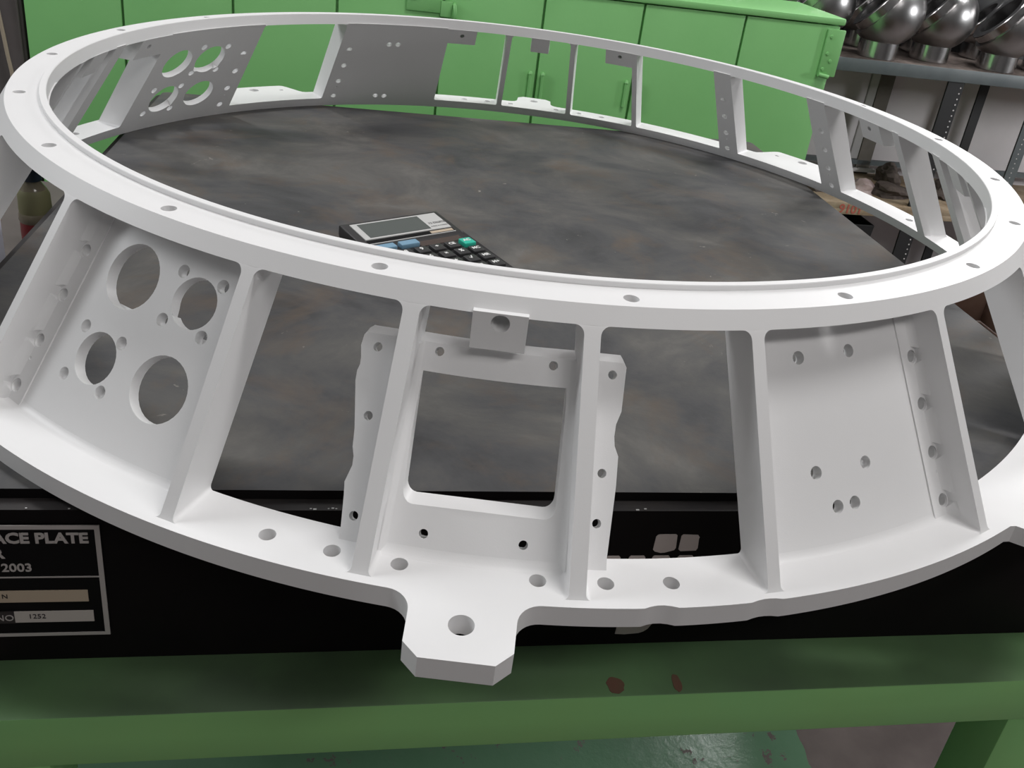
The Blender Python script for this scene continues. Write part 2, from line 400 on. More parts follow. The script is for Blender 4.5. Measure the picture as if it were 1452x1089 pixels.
# ------------------------------------------------------------------ green stand
st = thing('stand', 'green welded steel stand carrying the black surface plate', 'stand', (0, 0, ZT), A)
VS = -1.066; SZ = -0.268
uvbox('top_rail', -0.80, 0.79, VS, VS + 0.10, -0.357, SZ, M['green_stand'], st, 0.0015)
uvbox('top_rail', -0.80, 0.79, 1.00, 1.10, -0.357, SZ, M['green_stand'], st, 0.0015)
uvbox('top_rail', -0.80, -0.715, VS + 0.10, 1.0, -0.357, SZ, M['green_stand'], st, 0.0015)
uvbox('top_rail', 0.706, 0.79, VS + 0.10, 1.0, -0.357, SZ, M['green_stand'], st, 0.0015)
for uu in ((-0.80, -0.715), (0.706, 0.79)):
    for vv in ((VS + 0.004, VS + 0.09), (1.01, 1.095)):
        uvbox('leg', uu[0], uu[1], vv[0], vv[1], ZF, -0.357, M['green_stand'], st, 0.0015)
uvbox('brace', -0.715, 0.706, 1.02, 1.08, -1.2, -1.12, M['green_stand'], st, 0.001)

M['bare_brown'] = mat('rust brown primer', (0.16, 0.075, 0.05), 0.7, var=(0.12, 0.085, 0.05), vscale=30)
for cu, cv, ru, rv in ((0.038, -1.047, 0.014, 0.015), (0.131, -1.047, 0.0075, 0.017)):
    bm = bmesh.new(); rg = random.Random(int(cu * 1000))
    vs = [bm.verts.new(((cu + ru * rg.uniform(0.8, 1.1) * math.cos(2 * PI * k / 18)) * S, (cv + rv * rg.uniform(0.85, 1.05) * math.sin(2 * PI * k / 18)) * S, SZ * S + 0.0002)) for k in range(18)]
    bm.faces.new(vs); e = bmesh.ops.extrude_face_region(bm, geom=list(bm.faces)); bmesh.ops.translate(bm, verts=[x for x in e['geom'] if isinstance(x, bmesh.types.BMVert)], vec=(0, 0, 0.0002))
    o = finish(bm, 'paint_chip', M['bare_brown'], st, 0); o['label'] = 'rust brown patch where the green paint is gone'

# ------------------------------------------------------------------ machined ring
ring = thing('machined_ring', 'large white machined aluminium ring frame lying on the black surface plate', 'ring', (0, 0, ZT), math.radians(-0.25))
tb, H, LIP, zb = 0.0280, 0.3152, 0.0077, 0.2935
def IN(z): return 1.1305 - 0.662 * z
def OUT(z): return 1.1989 - 0.631 * z
def pol(r, th, z): return Vector((r * math.cos(th) * S, r * math.sin(th) * S, z * S))
D = math.radians
def circ(cx, cy, r, n): return [(cx + r * math.cos(2 * PI * k / n), cy + r * math.sin(2 * PI * k / n)) for k in range(n)]

# top flange
loops = [circ(0, 0, 1.0, 288), circ(0, 0, 0.9482, 288)]
for k in range(20):
    a = D(-90 + 9 + 18 * k); loops.append(circ(0.978 * math.cos(a), 0.978 * math.sin(a), 0.0101, 22))
def tf_top(x, y): return Vector((x * S, y * S, H * S))
def tf_bot(x, y):
    r = math.hypot(x, y); k = 1 + 0.0137 * min(1, max(0, (r - 0.9482) / 0.0518)) ** 3 / r
    return Vector((x * k * S, y * k * S, zb * S))
bm = cdt_solid(loops, None, tf_top, tf_bot)
bmesh.ops.delete(bm, geom=[f for f in bm.faces if all(abs(v.co.xy.length - 0.9482 * S) < 1e-4 for v in f.verts)], context='FACES_ONLY')
prof = [(0.9482, zb), (0.9365, zb), (0.9365, H + LIP - 0.0012), (0.9378, H + LIP), (0.9475, H + LIP), (0.9482, H + LIP - 0.001), (0.9482, H)]
n = 288
rr = [[bm.verts.new(pol(r, 2 * PI * k / n, z)) for k in range(n)] for r, z in prof]
for a, b in zip(rr, rr[1:]):
    for k in range(n): bm.faces.new((a[k], a[(k + 1) % n], b[(k + 1) % n], b[k]))
bmesh.ops.remove_doubles(bm, verts=bm.verts, dist=2e-5)
finish(bm, 'top_flange', M['ring'], ring, 30)

# bottom flange with lugs and notches
def sstep(x): x = min(1, max(0, x)); return x * x * (3 - 2 * x)
RB = 1.1926
def outline():
    pts = []
    phi = -180.0
    def main_lug(ax):                                # local frame: lug points along +X'
        q = []
        hw, fr = 0.0600, 0.030
        yc = hw + fr; xc = math.sqrt((RB + fr) ** 2 - yc * yc)
        # concave fillet at the -Y side, from circle to neck
        a0 = math.atan2(yc, -xc)
        for k in range(9):
            a = math.radians(180 - math.degrees(math.atan2(yc, xc)) * 1.0) + 0
            t = k / 8.0; ang = PI - math.atan2(yc, xc) * -1 if False else None
            s0 = math.atan2(yc, -xc); s1 = PI / 2
            s = s0 + (s1 - s0) * t
            q.append((xc + fr * math.cos(s), -yc + fr * math.sin(s)))
        q += [(1.2615, -0.0588), (1.2803, -0.0405)]
        q = q + [(x, -y) for x, y in reversed(q)]
        c, s = math.cos(D(ax)), math.sin(D(ax))
        return [(x * c - y * s, x * s + y * c) for x, y in q]
    half_gap = math.degrees(math.asin((0.0600 + 0.030) / (RB + 0.030)))
    a = -90 + half_gap
    for ax in (0, 90, 180, 270):
        start = ax - 90 + half_gap; end = ax - half_gap
        ndeg = int((end - start) / 0.4)
        for k in range(1, ndeg):
            ph = start + (end - start) * k / ndeg
            off = abs(ph - (ax - 45))                # lug on each diagonal
            r = RB + 0.090 * (1 - sstep((off - 4.3) / 2.2))
            if ax == 0:
                f = ph + 90
                r -= 0.0046 * math.exp(-((f - 10.85) / 0.75) ** 4) + 0.0034 * math.exp(-((f - 17.3) / 0.75) ** 4)
            pts.append((r * math.cos(D(ph)), r * math.sin(D(ph))))
        pts += main_lug(ax) if ax in (90, 270) else [(RB * math.cos(D(ax + e)), RB * math.sin(D(ax + e))) for e in (-3, -2, -1, 0, 1, 2, 3)]
    return pts
loops = [outline(), circ(0, 0, 1.112, 288)]
for ax in (0, 90, 180, 270):
    if ax in (90, 270): loops.append(circ(1.231 * math.cos(D(ax)), 1.231 * math.sin(D(ax)), 0.0146, 28))
    for d_ in ((-12, -8, -4, 4, 8, 12) if ax in (90, 270) else (21,) if ax == 0 else (-11, 11)):
        loops.append(circ(1.1535 * math.cos(D(ax + d_)), 1.1535 * math.sin(D(ax + d_)), 0.0102, 20))
for ax, sg in ((90, 1), (90, -1), (270, 1), (270, -1)):
    t = D(ax + sg * 45.5); loops.append(circ(1.245 * math.cos(t), 1.245 * math.sin(t), 0.0150, 24))
    t = D(ax + sg * 41.5); loops.append(circ(1.230 * math.cos(t), 1.230 * math.sin(t), 0.0065, 16))
def bf_top(x, y): return Vector((x * S, y * S, tb * S))
def bf_bot(x, y):
    r = math.hypot(x, y); k = 1 + 0.0185 * max(0, 1 - (r - 1.112) / 0.012) / r
    return Vector((x * k * S, y * k * S, 0.0))
finish(cdt_solid(loops, None, bf_top, bf_bot), 'bottom_flange', M['ring'], ring, 30)

# ribs
def rib(th, h=0.0083, fb=0.006, ft=0.011, rt=1.0, z1=zb):
    bm = bmesh.new(); zs = []
    for k in range(6): zs.append(tb + fb * (1 - math.cos(PI / 2 * k / 5)))
    zs += [tb + (z1 - tb) * k / 8 for k in range(1, 8)]
    for k in range(8): zs.append(z1 - ft + ft * math.sin(PI / 2 * k / 7))
    rings = []
    for z in zs:
        wd = h; d = z - tb
        if d < fb: wd += fb - math.sqrt(max(0, fb * fb - (fb - d) ** 2))
        d = z1 - z
        if d < ft: wd += ft - math.sqrt(max(0, ft * ft - (ft - d) ** 2))
        ri, ro = IN(z), IN(z) + (OUT(z) - IN(z)) * rt
        rings.append([bm.verts.new(pol(r, D(th) + s * wd / ((ri + ro) / 2), z)) for r, s in ((ri, -1), (ri, 1), (ro, 1), (ro, -1))])
    for a, b in zip(rings, rings[1:]):
        for k in range(4): bm.faces.new((a[k], a[(k + 1) % 4], b[(k + 1) % 4], b[k]))
    bm.faces.new(list(reversed(rings[0]))); bm.faces.new(rings[-1])
    return finish(bm, 'rib', M['ring'], ring, 40)
RIBS = [33.1, 53.0, 71.75, 96.1, 83.75, 108.05, 126.95, 144.2, 162.9, 174.6, 15.5, 4.7, -6.5, -18.0,
        -36.0, -53.95, -71.97, -107.78, -126.25, -143.8, -162.0, -174.0]
for t in RIBS: rib(t)
for t in (-95.95, -83.85): rib(t, 0.0096)

# panels on the inner cone
KX, KY = 1.05, 1.2
def web(name, outline_pts, holes, th=0.020, round_holes=True):
    """outline and holes in (theta deg, z); holes = [(th, z, radius)] or polygons"""
    loops = [[(D(t) * KX, z * KY) for t, z in outline_pts]]
    rec = []
    for hl in holes:
        if len(hl) == 3 and not isinstance(hl[0], tuple):
            t, z, r = hl; r0 = IN(z) + th; n = 32 if r > 0.02 else 16
            loops.append([((D(t) + r * math.cos(2 * PI * k / n) / r0) * KX, (z + r * math.sin(2 * PI * k / n) / 1.2) * KY) for k in range(n)])
            rec.append((D(t), z, r))
        else: loops.append([(D(t) * KX, z * KY) for t, z in hl])
    ts = [t for t, z in outline_pts]; zz = [z for t, z in outline_pts]
    stn = [(D(t) * KX, z * KY) for t in np.arange(min(ts) + 0.5, max(ts), 1.25) for z in np.arange(min(zz) + 0.015, max(zz), 0.034)]
    def fo(x, y):
        z = y / KY; return pol(IN(z) + th, x / KX, z)
    def fi(x, y):
        t, z = x / KX, y / KY
        for a, b, r in rec:
            if math.hypot((t - a) * (IN(b) + th), (z - b) * 1.2) < r * 1.03: z -= 0.46 * th
        return pol(IN(z), t, z)
    return finish(cdt_solid(loops, stn, fo, fi), name, M['ring'], ring, 35)
def rect(t0, t1, z0, z1):
    nt = max(2, int(abs(t1 - t0) / 1.0)); nz = 6
    return ([(t0 + (t1 - t0) * k / nt, z0) for k in range(nt)] + [(t1, z0 + (z1 - z0) * k / nz) for k in range(nz)] +
            [(t1 + (t0 - t1) * k / nt, z1) for k in range(nt)] + [(t0, z1 + (z0 - z1) * k / nz) for k in range(nz)])
ZA, ZB = 0.020, 0.2965
BOSS = [0.217, 0.1605, 0.103, 0.0465]
SH = 0.0090
def boss_holes(t): return [(t, z, SH) for z in BOSS] + [(t, 0.0805, 0.0026)]
def round4(t, z, dt, dz): return [(t - dt, z + dz, SH), (t + dt, z + dz, SH), (t - dt, z - dz, SH), (t + dt, z - dz, SH)]
def four_hole(sg, c):              # sg mirrors; c gives hole centres outward from the axis
    return c
holesA = [(-119.32, 0.2145, 0.0455), (-112.95, 0.213, 0.0345), (-119.27, 0.117, 0.0355), (-113.05, 0.1155, 0.0440),
          (-121.5, 0.143, SH), (-117.6, 0.144, SH), (-121.43, 0.0855, SH), (-117.55, 0.087, SH),
          (-114.91, 0.2415, SH), (-111.12, 0.240, SH), (-115.03, 0.185, SH), (-111.32, 0.182, SH)]
web('web_panel', rect(-126.0, -108.0, ZA, ZB), holesA + boss_holes(-125.2))
web('web_panel', rect(-71.8, -54.1, ZA, ZB), [(-66.82, 0.237, SH), (-61.85, 0.238, SH), (-66.52, 0.112, SH), (-62.01, 0.113, SH), (-65.05, 0.0725, SH), (-63.53, 0.073, SH)] + boss_holes(-54.95))
holesC = [(158.3, 0.211, 0.0475), (151.8, 0.210, 0.0475), (157.2, 0.1005, 0.0475), (150.7, 0.099, 0.0475),
          (160.2, 0.137, SH), (159.9, 0.064, SH), (154.93, 0.135, SH), (154.92, 0.063, SH), (154.2, 0.173, SH), (149.56, 0.174, SH), (154.21, 0.251, SH), (149.25, 0.245, SH)]
web('web_panel', rect(143.6, 162.9, ZA, ZB), holesC + boss_holes(145.5))
web('web_panel', rect(108.0, 127.3, ZA, ZB), [(118.31, 0.238, SH), (116.68, 0.239, SH), (118.09, 0.046, SH), (116.52, 0.045, SH)] + boss_holes(125.44))
web('web_strip', rect(52.5, 55.9, ZA, ZB), boss_holes(54.4))
web('web_strip', rect(32.6, 36.45, ZA, ZB), boss_holes(34.4))
web('web_strip', rect(15.0, 16.6, ZA, ZB), [])
web('web_strip', rect(3.2, 5.4, ZA, ZB), [])
web('web_strip', rect(174.0, 176.4, ZA, ZB), [])
web('web_panel', rect(-34.5, -19, ZA, ZB), [(-30, 0.2, SH)])
web('web_panel', rect(-162, -145, ZA, ZB), [(-150, 0.2, SH)])
# central frame of the front cell: window below a bar, open slots above it
def corner(cx, cz, rt, rz, a0, n=6): return [(cx + rt * math.cos(D(a0 + 90 * k / n)), cz + rz * math.sin(D(a0 + 90 * k / n))) for k in range(n + 1)]
zt = 0.2365
outl = [(-95.95 + 12.1 * k / 12, ZA) for k in range(13)] + [(-83.85, zt * k / 5 + ZA * (5 - k) / 5) for k in range(1, 5)] + [(-83.85 - 12.1 * k / 12, zt) for k in range(13)] + [(-95.95, ZA * k / 5 + zt * (5 - k) / 5) for k in range(1, 5)]
win = [(-95.05, 0.207)] + corner(-93.95, 0.0885, 0.72, 0.0125, 180) + corner(-85.85, 0.0885, 0.72, 0.0125, 270) + [(-84.85, 0.207)] + [(-84.85 - 10.2 * k / 9, 0.207) for k in range(1, 9)]
web('web_frame', outl, [win, (-93.95, 0.2285, 0.0056), (-86.0, 0.2285, 0.0056), (-93.0, 0.0495, 0.0056), (-86.95, 0.05, 0.0056)], 0.0235)
# slotted strips beside the two middle ribs
L1 = [(-96.0, ZA), (-96.0, 0.08), (-96.0, 0.14), (-96.0, 0.2), (-96.0, 0.2345), (-97.4, 0.2345), (-99.15, 0.2335), (-99.45, 0.230), (-99.5, 0.219), (-99.3, 0.207), (-99.25, 0.2), (-99.35, 0.193), (-99.3, 0.183),
      (-98.6, 0.136), (-98.45, 0.118), (-98.25, 0.109), (-98.2, 0.1), (-98.45, 0.083), (-98.3, 0.07), (-98.05, 0.04), (-97.95, ZA), (-97.0, ZA)]
web('web_strip', L1, [(-98.3, 0.2205, 0.0056), (-97.9, 0.151, 0.0056), (-97.42, 0.0525, 0.0056)])
L2 = [(-83.8, ZA), (-83.0, ZA), (-81.75, ZA), (-81.75, 0.04), (-81.3, 0.11), (-81.2, 0.140), (-81.45, 0.148), (-81.5, 0.160), (-81.4, 0.172), (-81.05, 0.185), (-80.75, 0.230), (-80.95, 0.2345), (-82.4, 0.2355), (-83.8, 0.2355), (-83.8, 0.19), (-83.8, 0.13), (-83.8, 0.07)]
web('web_strip', L2, [(-81.75, 0.222, 0.0056), (-82.25, 0.1225, 0.0056), (-82.47, 0.073, 0.0056)])

# tabs hanging from the top flange
def tab(t0, t1, z0, hole=None, ta=0.0, tbk=1.0, z1=0.2945):
    w_ = [(D(t) * KX, z * KY) for t, z in rect(t0, t1, z0, z1)]
    lp = [w_]
    if hole:
        t, z, r = hole; r0 = (IN(z) + OUT(z)) / 2
        lp.append([((D(t) + r * math.cos(2 * PI * k / 20) / r0) * KX, (z + r * math.sin(2 * PI * k / 20) / 1.2) * KY) for k in range(20)])
    fo = lambda x, y: pol(IN(y / KY) + (OUT(y / KY) - IN(y / KY)) * tbk, x / KX, y / KY)
    fi = lambda x, y: pol(IN(y / KY) + (OUT(y / KY) - IN(y / KY)) * ta, x / KX, y / KY)
    return finish(cdt_solid(lp, None, fo, fi), 'tab', M['ring'], ring, 35)
def front_block():
    # lifting block: its front is a flat upright face, slightly proud of the flange edge
    lo, hi, rin = 0.2495, 0.2985, 0.952
    w0, w1 = -0.0335, 0.0322
    cx, cz, r = 0.0, 0.2855, 0.0113
    lp = [[(w0, lo), (w1, lo), (w1, hi), (w0, hi)], circ(cx, cz, r, 28)]
    mt = lambda rad: (lambda x, y: Vector((x * S, -rad * S, y * S)))
    return finish(cdt_solid(lp, None, mt(1.0185), mt(rin)), 'tab', M['ring'], ring, 35)
front_block()
tab(102.4, 107.9, 0.246, (105.08, 0.274, 0.0068))
tab(88.4, 91.8, 0.246, None, 0.0, 1.0)
tab(72.0, 77.4, 0.246, (74.63, 0.276, 0.0068))
tab(19.9, 24.65, 0.242, (22.52, 0.274, 0.0068))
tab(-3.0, 0.6, 0.243, None)
tab(163.2, 169.6, 0.2425, (167.3, 0.273, 0.0068), 0.0, 0.5)
tab(178.5, 182.5, 0.243, None)

# bosses on the stiffened edge of the two front pockets
def boss(t, z, th=0.020):
    al = math.atan(0.662)
    er = Vector((math.cos(D(t)), math.sin(D(t)), 0)); nrm = er * math.cos(al) + Vector((0, 0, math.sin(al)))
    c = pol(IN(z) + th, D(t), z)
    bm = bmesh.new(); r0, r1, hh = SH * S, 0.0122 * S, 0.0062 * S
    q = nrm.to_track_quat('Z', 'Y').to_matrix().to_4x4(); q.translation = c
    add_lathe(bm, [(r0, -0.002), (r1, -0.002), (r1, hh * 0.9), (r1 - 0.0006, hh), (r0, hh)], 24, q, 0, True)
    return finish(bm, 'boss', M['ring'], ring, 35)

# fillets: along rib feet on the web, and along the web foot on the flange
def fillet_rib(t_face, sg, r, z0, z1, th=0.020, gaps=()):
    bm = bmesh.new(); prev = None; nn = 22
    for i in range(nn + 1):
        z = z0 + (z1 - z0) * i / nn; R0 = IN(z) + th - 0.0005
        pr = [(0, 0)] + [(r - r * math.sin(PI / 2 * k / 6), r - r * math.cos(PI / 2 * k / 6)) for k in range(7)]
        ringv = [bm.verts.new(pol(R0 + b, D(t_face) + sg * (a - 0.0003) / R0, z)) for a, b in pr]
        if prev:
            for k in range(len(pr)): bm.faces.new((prev[k], prev[(k + 1) % len(pr)], ringv[(k + 1) % len(pr)], ringv[k]))
        else: bm.faces.new(ringv)
        prev = ringv
    bm.faces.new(prev)
    return finish(bm, 'fillet', M['ring'], ring, 50)
def fillet_foot(t0, t1, r, th=0.020):
    bm = bmesh.new(); prev = None; nn = max(4, int(abs(t1 - t0)))
    for i in range(nn + 1):
        t = D(t0 + (t1 - t0) * i / nn); R0 = IN(tb) + th
        pr = [(-0.003, -0.001)] + [(r - r * math.sin(PI / 2 * k / 5) - (r - r * math.cos(PI / 2 * k / 5)) * 0.66, r - r * math.cos(PI / 2 * k / 5)) for k in range(6)]
        ringv = [bm.verts.new(pol(R0 + a, t, tb + b)) for a, b in pr]
        if prev:
            for k in range(len(pr)): bm.faces.new((prev[k], prev[(k + 1) % len(pr)], ringv[(k + 1) % len(pr)], ringv[k]))
        else: bm.faces.new(ringv)
        prev = ringv
    bm.faces.new(prev)
    return finish(bm, 'fillet', M['ring'], ring, 50)
hr = math.degrees(0.0083 / 1.07)
def scallop(o, t, th=0.020):
    """spot faces around the bolt holes cut into the foot fillet"""
    al = math.atan(0.662); er = Vector((math.cos(D(t)), math.sin(D(t)), 0)); nrm = er * math.cos(al) + Vector((0, 0, math.sin(al)))
    bm = bmesh.new()
    for z in BOSS:
        q = nrm.to_track_quat('Z', 'Y').to_matrix().to_4x4(); q.translation = pol(IN(z) + th, D(t), z)
        add_lathe(bm, [(0, -0.012), (0.0126 * S, -0.012), (0.0126 * S, 0.05), (0, 0.05)], 28, q)
    bmesh.ops.recalc_face_normals(bm, faces=bm.faces)
    me = bpy.data.meshes.new('cut'); bm.to_mesh(me); bm.free()
    c = bpy.data.objects.new('cut', me); COL.objects.link(c); c.parent = ring
    md = o.modifiers.new('b', 'BOOLEAN'); md.operation = 'DIFFERENCE'; md.object = c; md.solver = 'EXACT'
    bpy.context.view_layer.update()
    nm = bpy.data.meshes.new_from_object(o.evaluated_get(bpy.context.evaluated_depsgraph_get()))
    o.modifiers.clear(); o.data = nm; bpy.data.objects.remove(c)
    nm.shade_smooth(); nm.set_sharp_from_angle(angle=math.radians(40))
    nm.materials.clear(); nm.materials.append(M['ring'])
scallop(fillet_rib(-126.25 + hr, 1, 0.019, tb, 0.2935), -125.2)
scallop(fillet_rib(-53.95 - hr, -1, 0.019, tb, 0.2935), -54.95)
fillet_rib(-107.78 - hr, -1, 0.006, tb, 0.2935); fillet_rib(-71.97 + hr, 1, 0.006, tb, 0.2935)
h2 = math.degrees(0.0096 / 1.07)
fillet_rib(-95.95 + h2, 1, 0.011, tb, 0.2355, 0.0235); fillet_rib(-83.85 - h2, -1, 0.011, tb, 0.2355, 0.0235)
fillet_rib(-95.95 - h2, -1, 0.011, tb, 0.2335); fillet_rib(-83.85 + h2, 1, 0.011, tb, 0.2345)
fillet_foot(-126.0, -108.0, 0.007); fillet_foot(-71.8, -54.1, 0.007); fillet_foot(-95.4, -84.4, 0.008, 0.0235)
# stepped pads beside the bosses
def pad(t0, t1, th=0.020, up=0.0025):
    lp = [[(D(t) * KX, z * KY) for t, z in rect(t0, t1, tb, 0.2935)]]
    tc = -125.2 if t0 < -100 else -54.95
    for z in BOSS + [0.0805]:
        r = 0.0096 if z != 0.0805 else 0.0026; r0 = IN(z) + th
        lp.append([((D(tc) + r * math.cos(2 * PI * k / 16) / r0) * KX, (z + r * math.sin(2 * PI * k / 16) / 1.2) * KY) for k in range(16)])
    fo = lambda x, y: pol(IN(y / KY) + th + up, x / KX, y / KY)
    fi = lambda x, y: pol(IN(y / KY) + th - 0.001, x / KX, y / KY)
    return finish(cdt_solid(lp, None, fo, fi), 'pad', M['ring'], ring, 35)
pad(-126.0, -123.95); pad(-56.2, -54.2)

# ------------------------------------------------------------------ calculator on the plate
ca = math.radians(40.3)
BR = Vector((0.0170, -0.2465, 0))
CW, CL = 0.247, 0.323
ex = Vector((math.cos(ca), math.sin(ca), 0)); ey = Vector((-math.sin(ca), math.cos(ca), 0))
org = BR - ex * CW                                                  # bottom left corner
calc = thing('calculator', 'black desk calculator with grey display and one green key, lying inside the white ring', 'calculator',
             (org.x * S, org.y * S, ZT), ca)
W_, L_ = CW * S, CL * S
yk = 0.208 * S                                                      # keyboard ends, display block begins
bm = bmesh.new()
pr = [(0, 0), (0, 0.0095), (yk, 0.0130), (yk + 0.004, 0.0140), (L_ - 0.004, 0.0195), (L_, 0.018), (L_, 0.005), (L_ - 0.006, 0)]
a = [bm.verts.new((0, y, z)) for y, z in pr]; b = [bm.verts.new((W_, y, z)) for y, z in pr]
bm.faces.new(a); bm.faces.new(list(reversed(b)))
for i in range(len(pr)): bm.faces.new((a[i], b[i], b[(i + 1) % len(pr)], a[(i + 1) % len(pr)]))
bmesh.ops.bevel(bm, geom=list(bm.edges), offset=0.0018, segments=2, affect='EDGES', profile=0.5)
finish(bm, 'body', M['calc_body'], calc, 35)
sl = math.atan2(0.0055, L_ - 0.008 - yk)
def slope(y): return 0.0140 + (y - yk - 0.004) * math.tan(sl)
def on_disp(x, y, up): return Matrix.Translation((x, y, slope(y) + up)) @ Matrix.Rotation(sl, 4, 'X')
def slab(name, x0, x1, y0, y1, h0, h1, material, parent, tilt='disp', bevel=0.0):
    bm = bmesh.new(); add_box(bm, (x0, y0, h0), (x1, y1, h1))
    if bevel: bmesh.ops.bevel(bm, geom=list(bm.edges), offset=bevel, segments=2, affect='EDGES', profile=0.5)
    f = slope if tilt == 'disp' else (lambda y: 0.0095 + y / yk * 0.0035)
    for v_ in bm.verts: v_.co.z += f(v_.co.y)
    return finish(bm, name, material, parent, 35)
d0, d1 = yk + 0.017, L_ - 0.009
bz = slab('display_bezel', 0.011, W_ - 0.008, d0, d1, -0.001, 0.0012, M['calc_silver'], calc)
slab('display', 0.020, W_ * 0.745, d0 + 0.0035, d1 - 0.0035, 0.0005, 0.0017, M['lcd'], calc)
slab('name_strip', 0.011, W_ - 0.008, yk + 0.0065, yk + 0.0145, -0.001, 0.0008, M['plate_black'], calc)
slab('trim_line', 0.011, W_ - 0.008, yk + 0.0050, yk + 0.0062, -0.001, 0.0010, M['calc_silver'], calc)
slab('badge', W_ * 0.70, W_ - 0.010, yk + 0.0078, yk + 0.0135, 0.0002, 0.0011, M['plate_tan'], calc)
text_obj('print', '12 DIGITS', 0.0062, on_disp(W_ * 0.86, d0 + 0.017, 0.0014), M['calc_grey_text'], calc, 'CENTER', 0.0001, 0.0002)
text_obj('print', 'CHECK & CORRECT', 0.0032, on_disp(W_ * 0.86, d0 + 0.008, 0.0014), M['calc_grey_text'], calc, 'CENTER', 0.0001)
slab('solar_cell', W_ * 0.48, W_ - 0.012, yk - 0.020, yk - 0.006, -0.0005, 0.0006, M['calc_brown'], calc, 'key')
px, py = (W_ - 0.012) / 6, 0.0222
lab = [['7', '8', '9', '÷', 'CE', 'AC'], ['4', '5', '6', '×', '%', 'MC'], ['1', '2', '3', '+', '√', 'MR'], ['0', '00', '.', None, '=', 'M+']]
for r in range(4):
    for c in range(6):
        s = lab[r][c]
        if s is None: continue
        x = 0.006 + px * c; y = yk - 0.024 - py * (r + 1)
        yb = y - (py if s == '+' else 0)
        mt = M['key_green'] if s == 'AC' else M['calc_key']
        k_ = slab('key', x + 0.0028, x + px - 0.0028, yb + 0.0025, y + py - 0.0025, -0.001, 0.0062 if s == 'AC' else 0.0046, mt, calc, 'key', 0.0012)
        if s == 'AC': k_['label'] = 'green key'
        zz_ = 0.0095 + (y + py * 0.6) / yk * 0.0035 + (0.0064 if s == 'AC' else 0.0048)
        text_obj('print', s, 0.0092 if len(s) < 2 else 0.0078, Matrix.Translation((x + px * 0.48, y + py * 0.55, zz_)) @ Matrix.Rotation(0.042, 4, 'X'), M['calc_text'], k_, 'CENTER', 0.0001, 0.0003)
for c in (1, 2):
    x = 0.010 + 0.030 * (c - 1) * 1.12
    k_ = slab('key', x, x + 0.027, yk - 0.0185, yk - 0.006, -0.001, 0.0060, M['key_blue'], calc, 'key', 0.0012); k_['label'] = 'blue key'

# ------------------------------------------------------------------ green cabinet behind
VC = 1.70
cb = thing('green_cabinet', 'long green steel tool cabinet with narrow doors behind the surface plate', 'cabinet', (0, 0, ZT), A)
CT = 0.376
uvbox('carcass', -1.61, 1.575, VC + 0.026, 2.17, ZF + 0.12, CT - 0.03, M['green'], cb, 0.003)
uvbox('top_sheet', -1.615, 1.585, VC - 0.012, 2.175, CT - 0.028, CT, M['green'], cb, 0.004)
uvbox('plinth', -1.59, 1.56, VC + 0.04, 2.16, ZF, ZF + 0.12, M['green'], cb, 0.003)
seams = [-1.61, -1.268, -0.875, -0.493, -0.09, 0.308, 0.715, 1.15, 1.575]
for a, b in zip(seams, seams[1:]):
    uvbox('door', a + 0.0048, b - 0.0048, VC, VC + 0.024, ZF + 0.14, CT - 0.033, M['green'], cb, 0.0018)
def hinge(u, z0, z1):
    bm = bmesh.new()
    add_lathe(bm, [(0, z0 * S), (0.0040, z0 * S), (0.0040, z1 * S), (0, z1 * S)], 12, Matrix.Translation((u * S, VC * S - 0.004, 0)))
    add_lathe(bm, [(0, z1 * S), (0.0055, z1 * S), (0.0042, z1 * S + 0.005), (0, z1 * S + 0.008)], 12, Matrix.Translation((u * S, VC * S - 0.004, 0)))
    return finish(bm, 'hinge', M['green'], cb, 40)
for u in (0.308, 0.715):
    for s in (-0.026, 0.026): hinge(u + s, -0.075, 0.025)
for u in (-1.268, -0.493):
    for s in (-0.026, 0.026): hinge(u + s, -0.70, -0.60)
# hasp and staple on the door joint at the top
uvbox('hasp', -0.232, -0.10, VC - 0.010, VC, 0.225, 0.33, M['green'], cb, 0.0015)
uvbox('hasp_strap', -0.10, -0.055, VC - 0.014, VC - 0.004, 0.213, 0.272, M['green'], cb, 0.0012)
bm = bmesh.new()
add_tube(bm, [Vector((-0.048 * S, VC * S, 0.262 * S)), Vector((-0.048 * S, VC * S - 0.018, 0.262 * S)), Vector((-0.046 * S, VC * S - 0.022, 0.24 * S)), Vector((-0.044 * S, VC * S - 0.018, 0.212 * S)), Vector((-0.044 * S, VC * S, 0.212 * S))], 0.0045, 8)
finish(bm, 'staple', M['green'], cb, 50)
bm = bmesh.new()
add_lathe(bm, [(0.007, 0), (0.0055, 0.003), (0, 0.0045)], 12, Matrix.Translation((-0.205 * S, VC * S - 0.006, 0.275 * S)) @ Matrix.Rotation(PI / 2, 4, 'X'))
finish(bm, 'rivet', M['green'], cb, 50)
# hinge plate with screws at the right end
uvbox('hinge_plate', 1.515, 1.595, VC - 0.014, VC - 0.001, 0.135, 0.33, M['green'], cb, 0.002)
for (u, z) in ((1.535, 0.30), (1.535, 0.23), (1.53, 0.165), (1.555, 0.20)):
    bm = bmesh.new()
    add_lathe(bm, [(0.005, 0), (0.004, 0.0025), (0, 0.0035)], 10, Matrix.Translation((u * S, (VC - 0.014) * S, z * S)) @ Matrix.Rotation(PI / 2, 4, 'X'))
    finish(bm, 'screw', M['green'], cb, 50)
bm = bmesh.new()
add_tube(bm, [Vector((1.515 * S, (VC - 0.02) * S, 0.142 * S)), Vector((1.56 * S, (VC - 0.025) * S, 0.135 * S))], 0.006, 8)
finish(bm, 'hinge_knuckle', M['green'], cb, 50)

